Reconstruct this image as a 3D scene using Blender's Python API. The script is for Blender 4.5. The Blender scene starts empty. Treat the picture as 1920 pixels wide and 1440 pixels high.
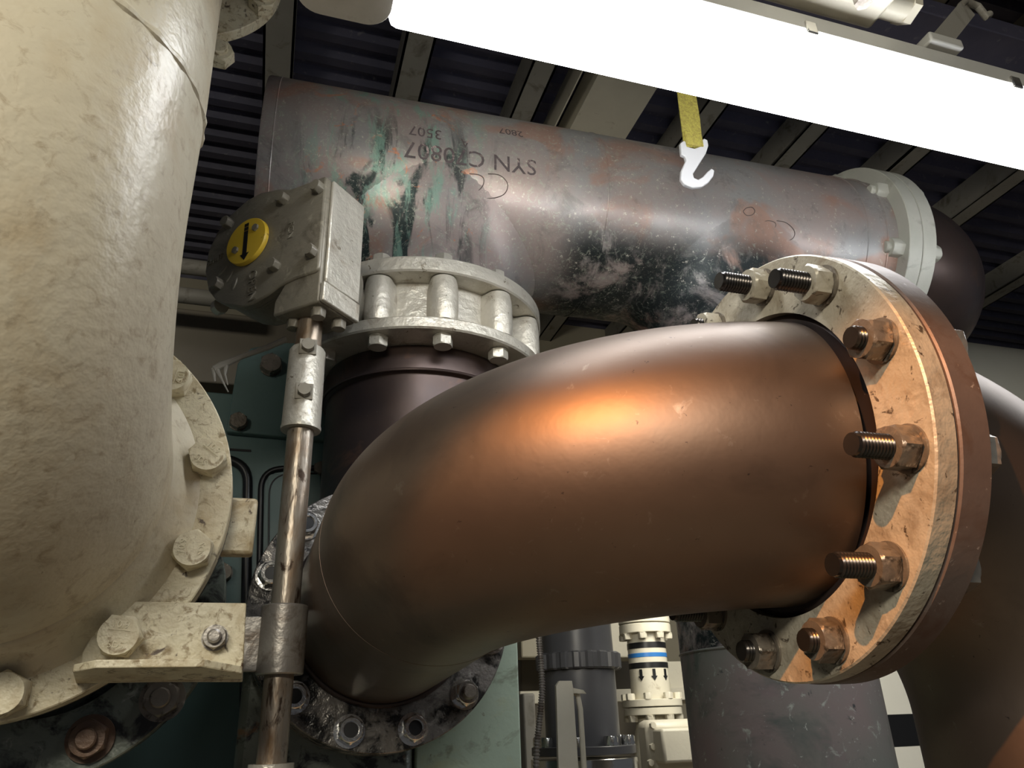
import bpy, bmesh, math, random
from mathutils import Vector, Matrix
from mathutils.geometry import tessellate_polygon
random.seed(7)
PI = math.pi
CZ = 1.6                                    # camera height above the floor
# ------------------------------------------------------------------ camera
F = 1422.6
PITCH, ROLL, YAW = math.radians(24.27), math.radians(2.02), math.radians(18)
def _cam():
    cp, sp = math.cos(PITCH), math.sin(PITCH)
    fwd, up, rt = Vector((0, cp, sp)), Vector((0, -sp, cp)), Vector((1, 0, 0))
    r2 = math.cos(ROLL) * rt - math.sin(ROLL) * up
    u2 = math.sin(ROLL) * rt + math.cos(ROLL) * up
    R = Matrix.Rotation(-YAW, 3, 'Z')
    return R @ fwd, R @ u2, R @ r2
FWD, UP, RT = _cam()
scene = bpy.context.scene
cd = bpy.data.cameras.new('camera'); cam = bpy.data.objects.new('camera', cd)
scene.collection.objects.link(cam); scene.camera = cam
cam.matrix_world = Matrix.Translation((0, 0, CZ)) @ Matrix((RT, UP, -FWD)).transposed().to_4x4()
cd.sensor_width = 36; cd.lens = F / 1920 * 36; cd.clip_start = .02
def ray(px, py): return FWD + RT * ((px - 960) / F) - UP * ((py - 720) / F)
def at(px, py, ax, val):                    # point of that sight line on plane axis = val (camera-relative z)
    v = ray(px, py); return v * (val / v[ax])
def atpl(px, py, P, n):
    v = ray(px, py); return v * (P.dot(n) / v.dot(n))
# ------------------------------------------------------------------ world, lights, exposure
w = bpy.data.worlds.new('world'); scene.world = w; w.use_nodes = True
w.node_tree.nodes['Background'].inputs[0].default_value = (.62, .66, .75, 1)
w.node_tree.nodes['Background'].inputs[1].default_value = .09
vs = scene.view_settings
vs.view_transform = 'Standard'; vs.look = 'None'; vs.gamma = 1; vs.use_curve_mapping = False
vs.exposure = 0.0
LAMP = 16.0                                 # emission of the fluorescent diffuser
def area(name, loc, target, sx, sy, power, col):
    l = bpy.data.lights.new(name, 'AREA'); l.shape = 'RECTANGLE'; l.size = sx; l.size_y = sy
    l.energy = power; l.color = col
    o = bpy.data.objects.new(name, l); scene.collection.objects.link(o)
    loc = Vector(loc) + Vector((0, 0, CZ)); t = Vector(target) + Vector((0, 0, CZ))
    o.matrix_world = Matrix.Translation(loc) @ (t - loc).to_track_quat('-Z', 'Y').to_matrix().to_4x4()
    return o
area('aisle_tube_light', (-.70, -.90, .80), (-.1, .9, .1), 1.2, .2, 29, (1, .93, .78))
area('added_background_fill', (1.25, 1.78, .55), (2.0, 2.5, -.4), .5, .2, 8, (1, .95, .82))  # added fill with no fixture there, brightens the lower right background
wl = bpy.data.lights.new('warm_work_light', 'SPOT'); wl.energy = 160; wl.color = (1, .37, .08)
wl.spot_size = math.radians(39); wl.spot_blend = .22; wl.shadow_soft_size = .012
wo = bpy.data.objects.new('warm_work_light', wl); scene.collection.objects.link(wo)
_l = Vector((-.66, -.42, 1.0 + CZ)); _t = Vector((.55, .56, -.55 + CZ))
wo.matrix_world = Matrix.Translation(_l) @ (_t - _l).to_track_quat('-Z', 'Y').to_matrix().to_4x4()

# ------------------------------------------------------------------ materials
def mat(name, base, var=None, vs_=5, rough=.5, metal=0.0, bump=.15, bs=40, stains=(), emit=None, rvar=.1, stretch=None):
    m = bpy.data.materials.new(name); m.use_nodes = True
    nt = m.node_tree; N = nt.nodes; L = nt.links; b = N['Principled BSDF']
    tc = N.new('ShaderNodeTexCoord'); co = tc.outputs['Object']
    if stretch:
        mp = N.new('ShaderNodeMapping'); mp.inputs['Scale'].default_value = stretch
        L.new(co, mp.inputs[0]); co = mp.outputs[0]
    def noise(s, d=4, r=.6, dist=0):
        n = N.new('ShaderNodeTexNoise'); n.inputs['Scale'].default_value = s
        n.inputs['Detail'].default_value = d; n.inputs['Roughness'].default_value = r
        n.inputs['Distortion'].default_value = dist; L.new(co, n.inputs['Vector']); return n.outputs['Fac']
    def ramp(fac, a, c):
        r = N.new('ShaderNodeMapRange'); r.inputs[1].default_value = a; r.inputs[2].default_value = c
        L.new(fac, r.inputs[0]); return r.outputs[0]
    def mix(fac, a, c):
        x = N.new('ShaderNodeMix'); x.data_type = 'RGBA'
        if isinstance(fac, float): x.inputs[0].default_value = fac
        else: L.new(fac, x.inputs[0])
        for i, q in ((6, a), (7, c)):
            if isinstance(q, tuple): x.inputs[i].default_value = (*q, 1)
            else: L.new(q, x.inputs[i])
        return x.outputs[2]
    col = mix(ramp(noise(vs_), .3, .7), base, var) if var else None
    for c, s, a, bb in stains:
        col = mix(ramp(noise(s, 5, .65, .6), a, bb), col if col is not None else base, c)
    if col is not None: L.new(col, b.inputs['Base Color'])
    else: b.inputs['Base Color'].default_value = (*base, 1)
    b.inputs['Metallic'].default_value = metal
    if rvar:
        rr = N.new('ShaderNodeMapRange'); rr.inputs[3].default_value = max(rough - rvar, .05); rr.inputs[4].default_value = min(rough + rvar, 1)
        L.new(noise(vs_ * 3), rr.inputs[0]); L.new(rr.outputs[0], b.inputs['Roughness'])
    else: b.inputs['Roughness'].default_value = rough
    if bump:
        bp = N.new('ShaderNodeBump'); bp.inputs['Strength'].default_value = bump; bp.inputs['Distance'].default_value = .003
        L.new(noise(bs, 3), bp.inputs['Height']); L.new(bp.outputs[0], b.inputs['Normal'])
    if emit:
        b.inputs['Emission Color'].default_value = (*emit[0], 1); b.inputs['Emission Strength'].default_value = emit[1]
    return m
CREAM = mat('cream_paint', (.56, .50, .375), (.62, .57, .44), 4, .36, 0, .5, 55, [((.46, .36, .22), 9, .50, .85), ((.38, .31, .21), 60, .54, .74), ((.18, .13, .08), 26, .70, .76)])
CREAMF = mat('cream_paint_dirty', (.64, .57, .40), (.70, .65, .49), 9, .45, 0, .6, 70, [((.38, .28, .14), 16, .48, .72), ((.30, .23, .13), 80, .54, .66), ((.08, .05, .03), 45, .62, .68)])
GREYP = mat('grey_cast_paint', (.17, .155, .125), (.23, .21, .165), 10, .42, .1, .35, 60, [((.09, .075, .055), 22, .54, .72), ((.30, .28, .22), 45, .60, .70)])
SILV = mat('aluminium_paint', (.46, .44, .38), (.58, .55, .48), 12, .40, .45, .7, 70, [((.30, .25, .19), 30, .54, .76), ((.14, .11, .07), 60, .64, .70)])
BRONZE = mat('bronze_pipe', (.145, .108, .085), (.19, .143, .113), 4, .46, .88, .08, 40, [((.11, .085, .07), 7, .52, .75), ((.25, .21, .18), 60, .64, .78), ((.07, .055, .05), 120, .68, .72)], rvar=.06)
BRDARK = mat('dark_tarnished_pipe', (.085, .055, .045), (.05, .042, .045), 4, .38, .6, .12, 30, [((.20, .11, .07), 9, .58, .85), ((.45, .42, .38), 90, .72, .76)])
BROWN = mat('brown_bronze_flange', (.15, .112, .098), (.19, .145, .128), 10, .5, .4, .15, 60, [((.13, .08, .06), 20, .52, .7), ((.42, .36, .32), 90, .64, .70)])
FLANGE = mat('dirty_steel_flange', (.50, .46, .37), (.42, .38, .30), 14, .42, .2, .6, 70, [((.26, .21, .15), 26, .50, .72), ((.09, .07, .05), 90, .60, .66), ((.62, .58, .48), 30, .60, .74)])
DKFL = mat('oily_dark_flange', (.15, .14, .125), (.24, .22, .20), 10, .28, .4, .8, 50, [((.02, .019, .018), 26, .48, .58), ((.42, .40, .36), 40, .60, .72)])
SILF = mat('pale_grey_flange', (.42, .43, .38), (.50, .50, .45), 7, .5, .1, .25, 50, [((.22, .21, .18), 12, .6, .8)])
STEEL = mat('bare_steel', (.42, .38, .32), (.30, .25, .20), 14, .36, .6, .5, 70, [((.20, .12, .06), 22, .46, .66), ((.07, .045, .03), 60, .56, .64)], stretch=(1, 1, .3))
STEELG = mat('grey_steel', (.36, .34, .31), (.25, .225, .20), 14, .38, .5, .4, 60, [((.14, .11, .085), 26, .52, .66), ((.62, .56, .44), 22, .64, .68)])
NUT = mat('dark_nut_steel', (.26, .23, .19), (.16, .135, .11), 30, .33, .5, .4, 80, [((.05, .04, .03), 50, .54, .64), ((.44, .40, .33), 60, .60, .70)])
STUD = mat('oiled_black_stud', (.05, .048, .05), (.09, .075, .06), 30, .25, .8, 0, rvar=.05)
BRIGHT = mat('bright_steel', (.75, .74, .71), None, 5, .18, .95, .2, 60)
BLACK = mat('black_rubber', (.012, .012, .013), None, 5, .35, 0, 0)
RUST = mat('rusty_bolt', (.20, .12, .075), (.12, .08, .06), 30, .5, .2, .5, 90)
TEAL = mat('teal_machine_paint', (.095, .165, .16), (.12, .195, .185), 5, .38, 0, .15, 40, [((.05, .08, .08), 9, .6, .85)])
PALEG = mat('pale_green_paint', (.30, .38, .29), (.36, .43, .34), 5, .45, 0, .3, 40, [((.34, .33, .17), 8, .50, .75), ((.15, .17, .12), 18, .56, .70), ((.10, .07, .03), 34, .66, .72)])
DGREEN = mat('dark_green_casting', (.14, .17, .145), (.20, .22, .19), 6, .33, .1, .5, 50, [((.02, .02, .02), 20, .50, .60), ((.30, .16, .07), 12, .62, .74), ((.36, .38, .34), 40, .62, .72)])
BEIGE = mat('beige_wall_paint', (.42, .38, .28), (.46, .42, .32), 3, .6, 0, .1, 30)
BEAMM = mat('grey_beam_paint', (.25, .24, .21), (.30, .285, .25), 6, .6, 0, .25, 40, [((.14, .125, .10), 14, .55, .7)])
DECK = mat('navy_deck_steel', (.05, .05, .085), (.075, .073, .11), 8, .55, .1, .2, 60, [((.16, .155, .18), 30, .62, .74)])
PVC = mat('dark_grey_plastic', (.10, .10, .105), (.12, .12, .125), 6, .35, 0, .05, 40)
WHITE = mat('white_panel', (.88, .86, .76), (.92, .90, .80), 4, .5, 0, .05, 30)
OFFW = mat('cream_valve_paint', (.62, .58, .47), (.68, .64, .52), 8, .4, 0, .2, 50, [((.25, .18, .10), 20, .64, .8)])
DULL = mat('dull_brown_panel', (.17, .15, .115), (.21, .185, .14), 4, .6, 0, .1, 30)  # board colour; on the beige duct it holds the shade
BLUE = mat('blue_tape', (.03, .17, .48), None, 5, .35, 0, 0)
YEL = mat('yellow_disc_paint', (.62, .42, .03), (.70, .48, .05), 14, .4, 0, .1, 60, [((.25, .15, .02), 40, .66, .74)])
STRAP = mat('yellow_webbing', (.55, .50, .10), (.30, .24, .06), 260, .8, 0, .8, 300)
HOOK = mat('white_plastic_hook', (.66, .67, .70), None, 5, .35, 0, 0)
INK = mat('faded_stencil_ink', (.06, .05, .055), (.13, .10, .10), 60, .6, 0, 0, stains=[((.40, .32, .30), 60, .56, .64)])
PENCIL = mat('grease_pencil', (.10, .075, .07), None, 60, .6, 0, 0)
LENS = mat('lit_diffuser', (.9, .9, .9), None, 5, .4, 0, 0, emit=((.96, .98, 1.0), LAMP))
ENDC = mat('clear_lens_end', (.62, .60, .56), (.75, .73, .70), 20, .3, 0, .1, 60)
HOUS = mat('grey_lamp_housing', (.42, .42, .40), (.48, .48, .45), 8, .45, 0, .1, 60)
GLUE = mat('dried_white_sealant', (.60, .57, .50), None, 5, .5, 0, .2)

def copper_header():
    m = bpy.data.materials.new('weathered_copper'); m.use_nodes = True
    nt = m.node_tree; N = nt.nodes; L = nt.links; b = N['Principled BSDF']
    tc = N.new('ShaderNodeTexCoord'); sx = N.new('ShaderNodeSeparateXYZ'); L.new(tc.outputs['Object'], sx.inputs[0])
    def noise(s, d=5, r=.6, dist=0, st=None):
        n = N.new('ShaderNodeTexNoise'); n.inputs['Scale'].default_value = s
        n.inputs['Detail'].default_value = d; n.inputs['Roughness'].default_value = r; n.inputs['Distortion'].default_value = dist
        if st:
            mp = N.new('ShaderNodeMapping'); mp.inputs['Scale'].default_value = st
            L.new(tc.outputs['Object'], mp.inputs[0]); L.new(mp.outputs[0], n.inputs['Vector'])
        else: L.new(tc.outputs['Object'], n.inputs['Vector'])
        return n.outputs['Fac']
    def rng(f, a, c, lo=0, hi=1):
        r = N.new('ShaderNodeMapRange'); r.interpolation_type = 'SMOOTHSTEP'
        for i, v in ((1, a), (2, c), (3, lo), (4, hi)): r.inputs[i].default_value = v
        L.new(f, r.inputs[0]); return r.outputs[0]
    def mul(a, c):
        x = N.new('ShaderNodeMath'); x.operation = 'MULTIPLY'; L.new(a, x.inputs[0])
        if isinstance(c, (int, float)): x.inputs[1].default_value = c
        else: L.new(c, x.inputs[1])
        return x.outputs[0]
    def mix(f, a, c):
        x = N.new('ShaderNodeMix'); x.data_type = 'RGBA'; L.new(f, x.inputs[0])
        for i, q in ((6, a), (7, c)):
            if isinstance(q, tuple): x.inputs[i].default_value = (*q, 1)
            else: L.new(q, x.inputs[i])
        return x.outputs[2]
    X, Z = sx.outputs[0], sx.outputs[2]
    col = mix(rng(noise(4), .35, .65), (.37, .30, .28), (.33, .33, .33))
    col = mix(mul(rng(noise(6, 4, .5, .8), .54, .66), .55), col, (.44, .22, .14))          # bare orange patches
    low = rng(Z, -.02, -.16)
    left = mul(rng(X, .16, .0), rng(X, -.34, -.16))
    drip = rng(noise(9, 5, .6, .6, (2.2, 2.2, .35)), .50, .60)
    col = mix(mul(mul(drip, left), rng(Z, .10, -.05)), col, (.03, .045, .045))             # dark green-black stain
    col = mix(mul(mul(rng(noise(13, 6, .7, .4, (2, 2, .4)), .50, .62), left), .8), col, (.24, .40, .33))   # verdigris runs
    col = mix(mul(mul(rng(noise(16, 6, .7, 1), .60, .66), left), .9), col, (.62, .25, .13))
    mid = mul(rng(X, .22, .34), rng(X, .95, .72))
    col = mix(mul(mul(rng(Z, -.09, -.17), mid), rng(noise(9, 6, .7, .5), .36, .52)), col, (.02, .028, .03))  # noisy dark patch towards the underside at mid length
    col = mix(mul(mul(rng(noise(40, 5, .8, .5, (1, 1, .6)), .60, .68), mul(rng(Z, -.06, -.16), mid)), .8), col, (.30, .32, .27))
    col = mix(mul(rng(noise(95, 5, .75), .60, .66), .75), col, (.60, .57, .49))              # pale flecks
    col = mix(mul(mul(rng(noise(55, 6, .8, 2.0), .54, .62), rng(X, .75, .30)), .55), col, (.42, .47, .38))    # greenish scratches
    col = mix(mul(rng(noise(14, 6, .75, .5), .52, .66), .55), col, (.20, .19, .18))              # pale flecks
    col = mix(mul(rng(noise(30, 6, .8), .55, .75), rng(Z, .02, .15)), col, (.33, .30, .24)) # dusty top
    L.new(col, b.inputs['Base Color'])
    b.inputs['Metallic'].default_value = .4
    L.new(rng(noise(12), .3, .7, .33, .50), b.inputs['Roughness'])
    bp = N.new('ShaderNodeBump'); bp.inputs['Strength'].default_value = .15; bp.inputs['Distance'].default_value = .003
    L.new(noise(60, 3), bp.inputs['Height']); L.new(bp.outputs[0], b.inputs['Normal'])
    return m
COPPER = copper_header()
PATINA = mat('green_patina_pipe', (.18, .25, .205), (.31, .22, .215), 2.2, .42, .25, .15, 40, [((.10, .13, .115), 6, .50, .68), ((.26, .20, .20), 5, .54, .66), ((.52, .55, .48), 30, .60, .70), ((.60, .60, .54), 90, .66, .70), ((.06, .07, .07), 26, .64, .70)])

# ------------------------------------------------------------------ object helpers
WM = {}
def link(o, parent, M):
    scene.collection.objects.link(o)
    if parent is not None:
        o.parent = parent; o.matrix_basis = WM[parent.name].inverted() @ M
    else: o.matrix_basis = M
    WM[o.name] = M; return o
def frame(O, x, y, z): 
    m = Matrix((Vector(x).normalized(), Vector(y).normalized(), Vector(z).normalized())).transposed().to_4x4()
    O = Vector(O); return Matrix.Translation((O.x, O.y, O.z + CZ)) @ m
def T(x, y, z): return Matrix.Translation((x, y, z))
def tag(o, label, cat=None, group=None, kind=None):
    if label: o['label'] = label
    if cat: o['category'] = cat
    if group: o['group'] = group
    if kind: o['kind'] = kind
    return o
def thing(name, label, cat, M, group=None):
    return tag(link(bpy.data.objects.new(name, None), None, M), label, cat, group)
def mesh(name, bm, m, smooth=35):
    bmesh.ops.remove_doubles(bm, verts=bm.verts, dist=1e-6)
    bmesh.ops.recalc_face_normals(bm, faces=bm.faces)
    me = bpy.data.meshes.new(name); bm.to_mesh(me); bm.free()
    for k in (m if isinstance(m, (list, tuple)) else [m]): me.materials.append(k)
    if smooth:
        for p in me.polygons: p.use_smooth = True
        me.set_sharp_from_angle(angle=math.radians(smooth))
    return me
def part(name, bm, m, parent, M=None, label=None, smooth=35, bevel=0):
    me = bm if isinstance(bm, bpy.types.Mesh) else mesh(name, bm, m, smooth)
    o = bpy.data.objects.new(name, me)
    link(o, parent, M if M is not None else WM[parent.name])
    if label: o['label'] = label
    if bevel:
        b = o.modifiers.new('bevel', 'BEVEL'); b.width = bevel; b.segments = 2; b.limit_method = 'ANGLE'; b.angle_limit = .6
    return o
def solo(name, bm, m, M, label, cat, group=None, kind=None, bevel=0, smooth=35):
    return tag(part(name, bm, m, None, M, smooth=smooth, bevel=bevel), label, cat, group, kind)
def B(): return bmesh.new()
def box(bm, x0, x1, y0, y1, z0, z1, M=None):
    c = Vector(((x0 + x1) / 2, (y0 + y1) / 2, (z0 + z1) / 2))
    m = Matrix.Translation(c) @ Matrix.Diagonal((abs(x1 - x0), abs(y1 - y0), abs(z1 - z0), 1))
    bmesh.ops.create_cube(bm, size=1, matrix=(M @ m) if M else m); return bm
def lathe(bm, prof, n=48, M=None, closed=True):       # prof [(r,z)] about z
    rings = []
    for r, z in prof:
        rings.append([bm.verts.new((M or Matrix()) @ Vector((r * math.cos(2 * PI * k / n), r * math.sin(2 * PI * k / n), z))) for k in range(n)])
    for a, b in zip(rings, rings[1:]):
        for k in range(n): bm.faces.new((a[k], a[(k + 1) % n], b[(k + 1) % n], b[k]))
    if closed:
        if prof[0][0] > 1e-6: bm.faces.new(rings[0][::-1])
        if prof[-1][0] > 1e-6: bm.faces.new(rings[-1])
    return bm
def ringprof(ro, ri, z0, z1, c=.001):
    return [(ri, z0), (ro - c, z0), (ro, z0 + c), (ro, z1 - c), (ro - c, z1), (ri, z1), (ri, z0)]
def ring(bm, ro, ri, z0, z1, n=96, M=None, c=.0015): return lathe(bm, ringprof(ro, ri, z0, z1, c), n, M, closed=False)
def tube(bm, path, rad, n=48, caps=True):             # path of Vectors
    P = [Vector(p) for p in path]; rr = rad if isinstance(rad, (list, tuple)) else [rad] * len(P)
    t0 = (P[1] - P[0]).normalized(); u = t0.orthogonal().normalized(); rings = []
    for i, p in enumerate(P):
        t = ((P[min(i + 1, len(P) - 1)] - p).normalized() + (p - P[max(i - 1, 0)]).normalized()).normalized() if 0 < i < len(P) - 1 else ((P[1] - P[0]) if i == 0 else (P[-1] - P[-2])).normalized()
        u = (u - u.dot(t) * t).normalized(); v = t.cross(u)
        rings.append([bm.verts.new(p + rr[i] * (math.cos(2 * PI * k / n) * u + math.sin(2 * PI * k / n) * v)) for k in range(n)])
    for a, b in zip(rings, rings[1:]):
        for k in range(n): bm.faces.new((a[k], a[(k + 1) % n], b[(k + 1) % n], b[k]))
    if caps: bm.faces.new(rings[0][::-1]); bm.faces.new(rings[-1])
    return bm
def arc(c, a, b, R, n=24):     # from c + R*a sweeping to c + R*b
    return [Vector(c) + R * (math.cos(PI / 2 * k / n) * Vector(a) + math.sin(PI / 2 * k / n) * Vector(b)) for k in range(n + 1)]
def hexa(bm, af, z0, z1, ch=.12, M=None, n=6, top=True, bot=False, ph=0):
    R = af / math.sqrt(3); h = z1 - z0; M = M or Matrix(); seg = 24
    def hr(k, lim):            # hexagon radius at angle, clipped to circle
        a = (2 * PI * k / seg + PI / 6) % (PI / 3) - PI / 6
        return min(af / 2 / math.cos(a), lim)
    big = 10; small = af / 2 * 1.0
    lv = []
    if bot: lv += [(z0, small)]
    lv += [(z0 + (ch * h if bot else 0), big), (z1 - (ch * h if top else 0), big)]
    if top: lv += [(z1, small)]
    rings = [[bm.verts.new(M @ Vector((hr(k, l) * math.cos(2 * PI * k / seg + ph), hr(k, l) * math.sin(2 * PI * k / seg + ph), z))) for k in range(seg)] for z, l in lv]
    for a, b in zip(rings, rings[1:]):
        for k in range(seg): bm.faces.new((a[k], a[(k + 1) % seg], b[(k + 1) % seg], b[k]))
    bm.faces.new(rings[0][::-1]); bm.faces.new(rings[-1]); return bm
def thread(bm, r, z0, z1, pitch=.003, n=20, M=None):
    prof = [(0, z0)]; z = z0
    while z < z1 - pitch:
        prof += [(r * .84, z), (r * .98, z + pitch * .38), (r, z + pitch * .5), (r * .98, z + pitch * .62)]; z += pitch
    prof += [(r * .88, z), (r * .86, z1), (0, z1)]
    return lathe(bm, prof, n, M, closed=False)
def prism(bm, pts, z0, z1, M=None):
    M = M or Matrix()
    a = [bm.verts.new(M @ Vector((x, y, z0))) for x, y in pts]; b = [bm.verts.new(M @ Vector((x, y, z1))) for x, y in pts]
    n = len(pts)
    for t in tessellate_polygon([[Vector((x, y, 0)) for x, y in pts]]):
        bm.faces.new([a[i] for i in t]); bm.faces.new([b[i] for i in reversed(t)])
    for k in range(n): bm.faces.new((a[k], a[(k + 1) % n], b[(k + 1) % n], b[k]))
    return bm
def text_mesh(body, size, depth=.0, res=3):
    c = bpy.data.curves.new('lettering', 'FONT'); c.body = body; c.size = size; c.extrude = depth; c.align_x = 'CENTER'; c.align_y = 'CENTER'; c.resolution_u = res
    o = bpy.data.objects.new('lettering', c); scene.collection.objects.link(o)
    dg = bpy.context.evaluated_depsgraph_get(); dg.update()
    me = bpy.data.meshes.new_from_object(o.evaluated_get(dg)); bpy.data.objects.remove(o); bpy.data.curves.remove(c)
    return me
def letters(name, body, size, depth, m, parent, M, label=None):
    me = text_mesh(body, size, depth); me.materials.clear(); me.materials.append(m)
    return part(name, me, m, parent, M, label)
def polar(R, a): return Vector((R * math.cos(a), R * math.sin(a), 0))

# ================================================================== SETTING
box_ = box
ceil_z = 2.0
bm = B()
nx, y0, y1 = 0, -1.5, 4.6
# corrugated deck: ribs run along X, profile repeats along Y
ys = y0; prof = []
while ys < y1:
    prof += [(ys, .0), (ys + .035, .0), (ys + .05, .035), (ys + .085, .035), (ys + .10, 0)]; ys += .10
vsr = [[bm.verts.new((x, y, z)) for y, z in prof] for x in (-4, 11)]
for k in range(len(prof) - 1): bm.faces.new((vsr[0][k], vsr[0][k + 1], vsr[1][k + 1], vsr[1][k]))
bmesh.ops.remove_doubles(bm, verts=bm.verts, dist=1e-5)
solo('ceiling', bm, DECK, T(0, 0, ceil_z + .12 + CZ), 'dark navy corrugated steel deck overhead', None, kind='structure', smooth=0)
solo('floor', box(B(), -4, 11, -3, 5, -.1, 0), BEIGE, T(0, 0, 0), 'grey painted deck floor far below the pipes', None, kind='structure')
solo('wall_back', box(B(), -4, 11, 3.6, 3.7, 0, ceil_z + CZ + .2), BEIGE, T(0, 0, 0), 'beige painted wall behind the pipes', None, kind='structure')
# ceiling beams run along Y (angle sections hung below the deck)
def beam(x, w, lab, m=BEAMM, y0=-1.2, y1=4.6, z=ceil_z, group='narrow ceiling beams'):
    bm = B(); box(bm, x - w / 2, x + w / 2, y0, y1, z, z + .008); box(bm, x - w / 2, x - w / 2 + .008, y0, y1, z, z + .12)
    box(bm, x + w / 2 - .008, x + w / 2, y0, y1, z, z + .05)
    return solo('ceiling_beam', bm, m, T(0, 0, CZ), lab, 'beam', group)
beam(-1.75, .10, 'grey ceiling beam hidden mostly behind the cream pipe at far left')
beam(-.13, .095, 'narrow ceiling beam just right of the small cream flange, above the header end')
beam(.30, .095, 'narrow ceiling beam above the stencilled marks near the lamp left end')
beam(.715, .085, 'narrow ceiling beam left of the wide pale beam')
beam(1.37, .085, 'narrow ceiling beam behind the yellow strap and hook')
beam(1.80, .085, 'narrow ceiling beam between the hook and the grey header flange')
beam(2.28, .085, 'narrow ceiling beam above the grey header flange')
beam(2.80, .09, 'narrow ceiling beam right of the grey header flange')
beam(3.55, .09, 'narrow ceiling beam running to the upper right edge')
beam(4.75, .09, 'lowest narrow ceiling beam at the right edge above the cream tank')
bm = B(); box(bm, .84, .845, -1.2, 4.6, ceil_z - .01, ceil_z + .1); box(bm, .90, 1.12, -1.2, 4.6, ceil_z - .01, ceil_z + .1)
solo('wide_beam', bm, OFFW, T(0, 0, CZ), 'wide pale beam crossing the ceiling left of the yellow strap', 'beam')  # pale beam, paint made brighter to hold the lamp's light on it

# ================================================================== HEADER GROUP
S = 1.13
VX, VY = .2256 * S, 1.2336 * S
HR, HH = .1913 * S, .9643 * S
hd = Vector((math.cos(-.0255), math.sin(-.0255), 0)); hy = Vector((0, 0, 1)).cross(hd)
HF = frame((VX, VY, HH), hd, hy, (0, 0, 1))          # local x along the header
header = thing('header_pipe', 'large weathered copper header pipe with green and orange stains and black stencil marks', 'pipe', HF)
xl = at(482, 300, 1, VY - HR)[0] - VX
FT = .9817 * S
def saddle(bm, xc, rb, zend, n=96):                 # branch cylinder with a flared saddle on the underside
    rows = [[] for _ in range(11)]
    for k in range(n):
        a = 2 * PI * k / n; cs, sn = math.cos(a), math.sin(a)
        e = .085 * cs * cs + .029 * sn * sn
        zz = lambda rho: -math.sqrt(max(HR * HR - min(abs(rho * sn), HR * .985) ** 2, 0))
        p2 = Vector((rb + e, zz(rb + e) + .0015)); sl = (rb + e) * sn * sn / -zz(rb + e)
        p1 = Vector((rb, p2.y - min(sl * e, .15))); p0 = Vector((rb, min(zz(rb) - .09, p1.y - .04)))
        pts = [Vector((rb, zend))] + [p0 * (1 - t) ** 2 + p1 * 2 * t * (1 - t) + p2 * t * t for t in [i / 9 for i in range(10)]]
        for i, q in enumerate(pts): rows[i].append(bm.verts.new((xc + q.x * cs, q.x * sn, q.y)))
    for a, b in zip(rows, rows[1:]):
        for k in range(n): bm.faces.new((a[k], a[(k + 1) % n], b[(k + 1) % n], b[k]))
bm = B(); Mx = Matrix.Rotation(PI / 2, 4, 'Y')
lathe(bm, [(HR - .012, xl), (HR - .002, xl + .001), (HR, xl + .004), (HR, FT - .06), (HR, FT + .01)], 128, Mx)
RB = .162 * S
ztop = .693 * S - HH
saddle(bm, 0, RB, ztop - .005)
b2 = at(1472, 1315, 1, VY - .03)[0] - VX
z2 = .12 - HH
saddle(bm, b2, RB, z2)
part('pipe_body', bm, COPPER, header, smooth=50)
bm = B(); tube(bm, [Vector((xl + .026, HR * math.cos(a), HR * math.sin(a))) for a in [2 * PI * k / 90 for k in range(91)]], .0016, 8, False)
part('weld_seam', bm, COPPER, header, label='weld seam near the closed left end')
for dx, rr in ((FT - .085, .0022), (FT - .03, .003)):
    bm = B(); tube(bm, [Vector((dx, HR * math.cos(a), HR * math.sin(a))) for a in [2 * PI * k / 90 for k in range(91)]], rr, 8, False)
    part('weld_seam', bm, COPPER, header)
bm = B(); tube(bm, [Vector((.365, HR * math.cos(a), HR * math.sin(a))) for a in [2 * PI * k / 90 for k in range(91)]], .0016, 8, False)
part('weld_seam', bm, COPPER, header)
bm = B(); ring(bm, RB + .008, RB - .002, ztop, ztop + .012)
part('branch_weld', bm, COPPER, header, smooth=60)
FRH = .2226 * S
Mfl = HF @ T(FT, 0, 0) @ Mx
part('flange', ring(B(), FRH, HR - .002, 0, .0375), SILF, header, Mfl, label='pale grey painted flange')
def bolt_hex(af, h, shank=0): 
    bm = B(); lathe(bm, [(0, 0), (af * .56, 0), (af * .56, af * .07), (0, af * .07)], 32, None, False); hexa(bm, af, af * .07, h); return bm
me_nutH = mesh('nut', hexa(B(), .042, 0, .030, top=True), SILF)
me_studH = mesh('stud', lathe(B(), [(0, .0), (.014, 0), (.014, .038), (.011, .041), (0, .041)], 20, None, False), SILF)
NH = 8
for k in range(NH):
    a = 2 * PI * (k + .5) / NH
    M = Mfl @ T(*polar(FRH - .036, a)) @ Matrix.Rotation(PI, 4, 'X')
    s = part('bolt', me_studH, None, header, M, None); part('nut', me_nutH, None, s, M @ Matrix.Rotation(k * .5, 4, 'Z'))
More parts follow.
